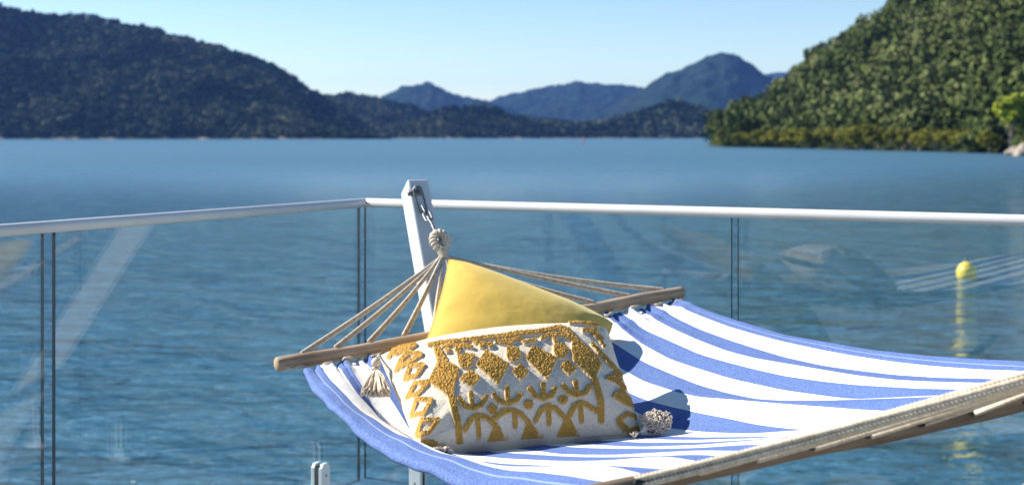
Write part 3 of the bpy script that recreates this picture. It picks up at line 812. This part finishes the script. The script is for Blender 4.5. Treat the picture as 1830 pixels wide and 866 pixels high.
# ------------------------------------------------------------------ chain
hookp = pt(742, 342, 4.275)
ch0 = pt(757, 372, 4.24); ch1 = pt(772, 401, 4.16); ch2 = pt(785, 432, 4.085)
hb = MB()
nf_ = np.cross(side, pdir); nf_ = nf_ if nf_[1] < 0 else -nf_
sp_ = pc+(hookp-pc)-np.dot(hookp-pc, nf_)*nf_+nf_*.047   # on the post's front face
Rb = np.stack([side, pdir, nf_], 1)
hb.box(sp_, (.046, .022, .004), Rb)
a = np.linspace(0, np.pi, 14)
hb.tube([sp_+side*(.011*math.cos(q))+nf_*(.004+.022*math.sin(q)) for q in a], .0035, 8)
for s in (-.017, .017): hb.tube([sp_+side*s+nf_*.002, sp_+side*s+nf_*.005], .004, 8)
hb.build('eye_plate', M['chrome'], st, True)
chn = empty('chain', ch0, 'short galvanised chain with snap hooks between the white post and hammock eye', 'chain')
def link(a, b_, nrm_, wd, wire, name):
    ax = b_-a; L = np.linalg.norm(ax); ax = ax/L; s_ = np.cross(nrm_, ax); s_ /= np.linalg.norm(s_)
    P = []; r = wd/2; hl = L/2-r; c = (a+b_)/2
    for q in np.linspace(0, np.pi, 12): P.append(c+ax*(hl+r*math.sin(q))+s_*r*math.cos(q))
    for q in np.linspace(np.pi, 2*np.pi, 12): P.append(c+ax*(-hl+r*math.sin(q))+s_*r*math.cos(q))
    mb = MB(); mb.tube(P, wire, 8, closed=True); return mb.build(name, M['chrome'], chn)
v1 = np.array([0, -1., .2]); v2 = np.array([1., .25, .2])
h0 = sp_+nf_*.022
link(h0+np.array([0, 0, .008]), ch0+np.array([0, 0, -.012]), v1, .024, .0033, 'snap_hook')
cc = [ch0+(ch1-ch0)*k/3 for k in range(4)]
for k in range(3):
    dl = (cc[k+1]-cc[k]); dl = dl/np.linalg.norm(dl)
    link(cc[k]-dl*.008, cc[k+1]+dl*.008, v1 if k % 2 else v2+v1*.6, .021, .0034, 'link')
dl = (ch2-ch1)/np.linalg.norm(ch2-ch1)
link(ch1-dl*.01, ch2+dl*.012, v2+v1*.35, .021, .0036, 'snap_hook')

# ------------------------------------------------------------------ cushions
def cushion_grid(c4, T, nu, nv, pull=.05, p=2.4, q=.42, seed=0, wr=.004, ears=.0):
    TL, TR, BR, BL = [np.asarray(k, float) for k in c4]
    u = np.linspace(-1, 1, nu); v = np.linspace(-1, 1, nv); U, V = np.meshgrid(u, v, indexing='ij')
    U2 = U*(1-pull*(1-V**2)); V2 = V*(1-pull*1.2*(1-U**2))
    a = (U2+1)/2; b_ = (V2+1)/2           # a: left to right, b: bottom to top
    P = ((BL*(1-a[..., None])+BR*a[..., None])*(1-b_[..., None])+(TL*(1-a[..., None])+TR*a[..., None])*b_[..., None])
    n = np.cross(TR-TL+BR-BL, TL-BL+TR-BR); n /= np.linalg.norm(n)
    if n[1] > 0: n = -n
    t = T*((1-np.abs(U)**p)*(1-np.abs(V)**p))**q
    wk = wr*(fbm(U*3+seed, V*3, seed)-.47)*2*np.clip((1-U**2)*(1-V**2)*8, 0, 1)
    # radiating creases near the corners
    for su in (-1, 1):
        for sv in (-1, 1):
            du = (U-su); dv = (V-sv); rr_ = np.hypot(du, dv); an = np.arctan2(dv*sv, du*su)
            wk = wk+wr*.6*np.sin(an*11+su+sv*2)*np.exp(-((rr_-.28)/.18)**2)
    return P, n, t, wk, U, V

def cushion(name, mat_, parent, c4, T, nu, nv, **kw):
    P, n, t, wk, U, V = cushion_grid(c4, T, nu, nv, **kw)
    front = P+n*(t+wk)[..., None]; back = P-n*(t*.9)[..., None]
    VV = np.concatenate([front.reshape(-1, 3), back.reshape(-1, 3)])
    Q = grid_quads(nu, nv); Q2 = Q[:, ::-1]+nu*nv
    o = fast_mesh(name, VV, np.concatenate([Q, Q2]), mat_, parent)
    return o, P, n, t

# yellow velvet cushion behind
yT, yR = pt(803, 464, 3.93), pt(1094, 577, 3.87)
yL = pt(722, 700, 3.42); yB = yL+(yR-yT)*.98
ye = empty('velvet_cushion', (yL+yB)/2, 'plain mustard yellow velvet cushion standing on its corner against the cords', 'cushion')
_, Py, ny, _ = cushion('cover', M['velvet'], ye, (yT, yR, yB, yL), .105, 150, 150, pull=.06, seed=5, wr=.002)
# piping seam round the edge
loop = np.concatenate([Py[:, 0], Py[-1, 1:], Py[-2::-1, -1], Py[0, -2:0:-1]])
mb = MB(); mb.tube(loop, .0028, 6, closed=True); mb.build('seam', M['velvet'], ye)

# patterned lumbar cushion in front
lTL, lTR, lBR, lBL = pt(677, 637, 3.15), pt(1085, 590, 3.47), pt(1146, 776, 3.05), pt(746, 800, 2.80)
le = empty('tufted_cushion', (lBL+lBR)/2, 'cream cushion with mustard tufted pattern lying in the hammock', 'cushion')
NU, NV = 700, 430
P, n, t, wk, U, V = cushion_grid((lTL, lTR, lBR, lBL), .108, NU, NV, pull=.035, p=2.3, q=.44, seed=9, wr=.003)
Fr = P+n*(t+wk)[..., None]
Fr = Fr+n*.0055      # the motifs sit on top of the pile
fx = Fr[..., 0]/Fr[..., 1]*F+CX; fy = HY+(CAMZ-Fr[..., 2])/Fr[..., 1]*F
mask = np.full(fx.shape, 1e3)
def seg_d(ax, ay, bx_, by_):
    dx, dy = bx_-ax, by_-ay; L = dx*dx+dy*dy+1e-9
    s = np.clip(((fx-ax)*dx+(fy-ay)*dy)/L, 0, 1); return np.hypot(fx-ax-s*dx, fy-ay-s*dy)
def stroke(pts_, r, o):
    global mask
    k = 3.33; r = r/k
    q = [(o[0]+x/k, o[1]+y/k) for x, y in pts_]
    if len(q) == 1: q = q*2
    for (a, b_), (c, d_) in zip(q[:-1], q[1:]): mask = np.minimum(mask, seg_d(a, b_, c, d_)-r)
def poly(pts_, o, grow=0):
    global mask
    k = 3.33; q = [(o[0]+x/k, o[1]+y/k) for x, y in pts_]
    ins = np.zeros(fx.shape, bool); dm = np.full(fx.shape, 1e3)
    for (a, b_), (c, d_) in zip(q, q[1:]+q[:1]):
        dm = np.minimum(dm, seg_d(a, b_, c, d_))
        cr = ((b_ > fy) != (d_ > fy)) & (fx < (c-a)*(fy-b_)/(d_-b_+1e-9)+a); ins ^= cr
    mask = np.minimum(mask, np.where(ins, -dm, dm)-grow/k)
A0, B0 = (680, 560), (900, 560)
for q in ([(50, 250), (85, 205), (205, 180)], [(80, 235), (150, 214), (205, 184)], [(95, 330), (120, 270), (170, 228), (240, 235)], [(120, 312), (165, 285), (240, 240)], [(130, 258), (120, 300)],
          [(145, 385), (175, 305), (255, 300), (215, 360), (150, 385)], [(160, 488), (205, 410), (285, 400), (225, 468), (160, 490)],
          [(185, 595), (215, 503), (305, 505), (255, 588), (190, 598)], [(215, 712), (245, 628), (345, 627), (285, 703), (220, 718)], [(250, 755), (310, 750), (390, 782)], [(262, 768), (340, 790)]):
    stroke(q, 12, A0)
poly([(318, 190), (345, 190), (372, 235), (400, 285), (465, 320), (455, 370), (440, 410), (435, 470), (400, 480), (350, 440), (290, 400), (300, 370), (330, 310), (342, 270), (325, 230)], A0, 4)
stroke([(415, 465), (440, 560), (465, 660), (475, 765)], 20, A0)
stroke([(290, 180), (355, 170), (420, 160), (500, 153), (600, 140), (700, 130), (799, 122)], 11, A0)
for c, r in (((400, 212), 17), ((460, 207), 20), ((605, 178), 20), ((655, 180), 17), ((505, 275), 44), ((548, 250), 16), ((475, 255), 18), ((735, 160), 14)):
    stroke([c], r, A0)
for q in ([(440, 182), (545, 195)], [(370, 185), (430, 180)], [(490, 176), (540, 192)], [(580, 168), (640, 180)], [(690, 160), (770, 172)], [(560, 165), (600, 175)]): stroke(q, 9, A0)
poly([(470, 385), (535, 325), (595, 375), (548, 432)], A0, 1)
poly([(628, 212), (765, 296), (700, 414), (572, 298)], A0, 2)
for q, r in (([(0, 130), (60, 112), (160, 108), (230, 98), (330, 76)], 12), ([(45, 160), (95, 140), (130, 165), (190, 150)], 10), ([(0, 150), (50, 160)], 8), ([(230, 140), (270, 118), (350, 120), (400, 140)], 11), ([(300, 138), (310, 158)], 12),
             ([(400, 45), (470, 42), (560, 68)], 11), ([(330, 78), (385, 95), (430, 150)], 15), ([(480, 95), (545, 100), (585, 150)], 12), ([(510, 90), (570, 150), (602, 190)], 8),
             ([(530, 175), (570, 220), (620, 272)], 11), ([(570, 235), (640, 290), (690, 350)], 10), ([(615, 275), (660, 320), (700, 362)], 11), ([(625, 375), (680, 400), (720, 440)], 14), ([(640, 380), (665, 350), (700, 390)], 10),
             ([(665, 482), (700, 460), (780, 538)], 15), ([(675, 492), (740, 530), (785, 550)], 14), ([(685, 628), (740, 590), (790, 608)], 13), ([(690, 645), (745, 690), (800, 680)], 17),
             ([(535, 370), (560, 440), (580, 520), (582, 628)], 19)): stroke(q, r, B0)
poly([(410, 160), (440, 150), (500, 200), (560, 260), (580, 300), (555, 350), (535, 390), (480, 330), (420, 280), (410, 220)], B0, 4)
stroke([(60, 235)], 44, B0); stroke([(45, 215)], 30, B0); poly([(50, 340), (100, 290), (150, 340), (105, 393)], B0, 1)
poly([(175, 182), (318, 260), (262, 388), (130, 262)], B0, 1)
stroke([(340, 215)], 44, B0); stroke([(325, 195)], 28, B0); poly([(338, 312), (375, 270), (435, 322), (390, 365)], B0, 1)
for dx, dy in ((-197, 27),):
    pass
for q in ([(472, 500), (500, 543), (550, 560), (600, 540), (630, 490)], [(540, 468), (548, 545)], [(505, 682), (540, 622), (590, 600), (640, 618), (700, 680)], [(580, 630), (588, 712)]): stroke(q, 14.5, A0)
for q in ([(-55, 480), (-20, 518), (30, 530), (80, 508), (103, 475)], [(22, 438), (26, 510)], [(157, 440), (190, 485), (240, 500), (290, 480), (308, 442)], [(235, 418), (238, 485)],
          [(357, 425), (390, 462), (440, 482), (490, 465), (515, 425)], [(428, 402), (436, 465)],
          [(-55, 622), (0, 582), (50, 570), (100, 588), (150, 640)], [(68, 585), (70, 662)], [(192, 630), (222, 572), (265, 545), (310, 560), (368, 618)], [(268, 560), (272, 645)],
          [(397, 600), (420, 547), (460, 525), (500, 540), (558, 578)], [(458, 540), (465, 630)]): stroke(q, 14.5, B0)
poly([(642, 560), (665, 530), (695, 555), (685, 595), (655, 590)], A0, 3)
stroke([(150, 535)], 28, B0); stroke([(355, 507)], 28, B0)
poly([(690, 655), (762, 768), (640, 770)], A0, 11); poly([(150, 640), (232, 738), (115, 745)], B0, 11); poly([(380, 615), (442, 708), (328, 715)], B0, 11)
jit = (fbm(U*60, V*34, 77, 3)-.45)*1.6
mk_ = np.clip(.5-(mask-.4+jit)/1.2, 0, 1)
loops = vnoise(U*110, V*64, 5)*.6+vnoise(U*190+3, V*110+9, 6)*.4
weave = (vnoise(U*280, V*40, 8)+vnoise(U*50, V*240, 9)-1)*.0005
disp = mk_*(.0035+.0052*loops)+(1-mk_)*weave
disp *= np.clip((1-np.maximum(np.abs(U), np.abs(V)))*40, 0, 1)
front = P+n*(t+wk+disp)[..., None]
# bumps also push sideways a little so that the tufts read as loops
gx_ = np.gradient(t, axis=0)
back = P-n*(t*.85)[..., None]
VV = np.concatenate([front.reshape(-1, 3), back[::5, ::5].reshape(-1, 3)])
Q = grid_quads(NU, NV); bn = back[::5, ::5].shape; Q2 = grid_quads(bn[0], bn[1])[:, ::-1]+NU*NV
tf = np.concatenate([mk_.ravel(), np.zeros(bn[0]*bn[1])])
fast_mesh('cover', VV, np.concatenate([Q, Q2]), M['tuft'], le, attrs={'tuft': tf})

def strands(mb, root, tips, rad, wob, seed, n=12):
    r = np.random.default_rng(seed)
    for tip in tips:
        s = np.linspace(0, 1, n)[:, None]; P = root+(tip-root)*s
        w1 = r.normal(size=3)*wob; w2 = r.normal(size=3)*wob
        P = P+w1*np.sin(np.pi*s*1.0)*s+w2*np.sin(np.pi*2*s)*s
        mb.tube(P, rad, 5)
# upper-left tassel
tr = pt(672, 647, 3.08)
mb = MB(); c = tr
ball = [(.0005, .011), (.006, .0095), (.0095, .005), (.0105, 0), (.0095, -.005), (.007, -.009)]
mb.lathe(ball[::-1], c, 18)
neck = c+np.array([0, 0, -.012]); mb.lathe([(.0085, -.002), (.0095, 0), (.0085, .002)], neck, 16)
r_ = np.random.default_rng(3); tips = []
for k in range(300):
    px_ = 645+53*r_.beta(1.1, 1.1); yy = 704-abs(px_-675)*.10+r_.uniform(-7, 6)
    tips.append(pt(px_, yy, 3.02+r_.uniform(-.03, .015)))
strands(mb, neck, tips, .0017, .0035, 4)
mb.tube([lTL+n*.004, lTL+(tr-lTL)*.5+np.array([0, -.004, .006]), tr+np.array([0, 0, .01])], .0025, 8)
tag(mb.build('tassel', M['cream'], le), 'long combed cream tassel at the upper left corner')
# curly pompom at the lower right corner
mb = MB(); r_ = np.random.default_rng(8)
c0 = pt(1171, 753, 3.05)
for k in range(420):
    d = r_.normal(size=3); d /= np.linalg.norm(d); c = c0+d*np.array([.034, .028, .024])*r_.uniform(.25, 1)**.5
    ax = r_.normal(size=3); ax /= np.linalg.norm(ax); b1 = np.cross(ax, [0, 0, 1.]); b1 /= np.linalg.norm(b1); b2 = np.cross(ax, b1)
    rl = r_.uniform(.003, .006); q = np.linspace(0, r_.uniform(3.5, 7), 12)
    mb.tube([c+b1*rl*math.cos(a)+b2*rl*math.sin(a)+ax*.0014*a for a in q], .0016, 5)
root = pt(1143, 772, 3.0)
strands(mb, root, [c0+r_.normal(size=3)*.008 for _ in range(24)], .0013, .003, 6)
strands(mb, root, [pt(1126+r_.uniform(-2, 12), 776+r_.uniform(-3, 4), 2.95) for _ in range(9)], .0009, .006, 7)
tag(mb.build('tassel', M['white_fringe'], le), 'curled cream tassel bunched at the lower right corner')
mb = MB(); root = pt(788, 804, 2.78)
strands(mb, root, [pt(790+r_.uniform(-12, 20), 803+r_.uniform(-5, 8), 2.74) for _ in range(60)], .0012, .003, 9, 8)
tag(mb.build('tassel', M['white_fringe'], le), 'short white tassel peeping out at the lower left corner')
mb = MB(); root = lTR
strands(mb, root+(0, 0, -.004), [pt(1086+r_.uniform(-2, 6), 625+r_.uniform(-14, 22), 3.38) for _ in range(26)], .0009, .005, 12)
tag(mb.build('tassel', M['white_fringe'], le), 'thin cream threads hanging behind the upper right corner')

# ------------------------------------------------------------------ air
mb = MB(); mb.box((0, 4000, 155), (14400, 9600, 390)); 
hz = mb.build('haze', None, smooth=False); tag(hz, kind='stuff')
m = bpy.data.materials.new('thin_blue_air'); m.use_nodes = True; t_n = m.node_tree; t_n.nodes.remove(BS(m))
vp = t_n.nodes.new('ShaderNodeVolumePrincipled'); vp.inputs['Color'].default_value = (.18, .38, 1, 1)
vp.inputs['Density'].default_value = 5e-5; vp.inputs['Anisotropy'].default_value = .2
t_n.links.new(vp.outputs[0], t_n.nodes['Material Output'].inputs['Volume'])
hz.data.materials.append(m)
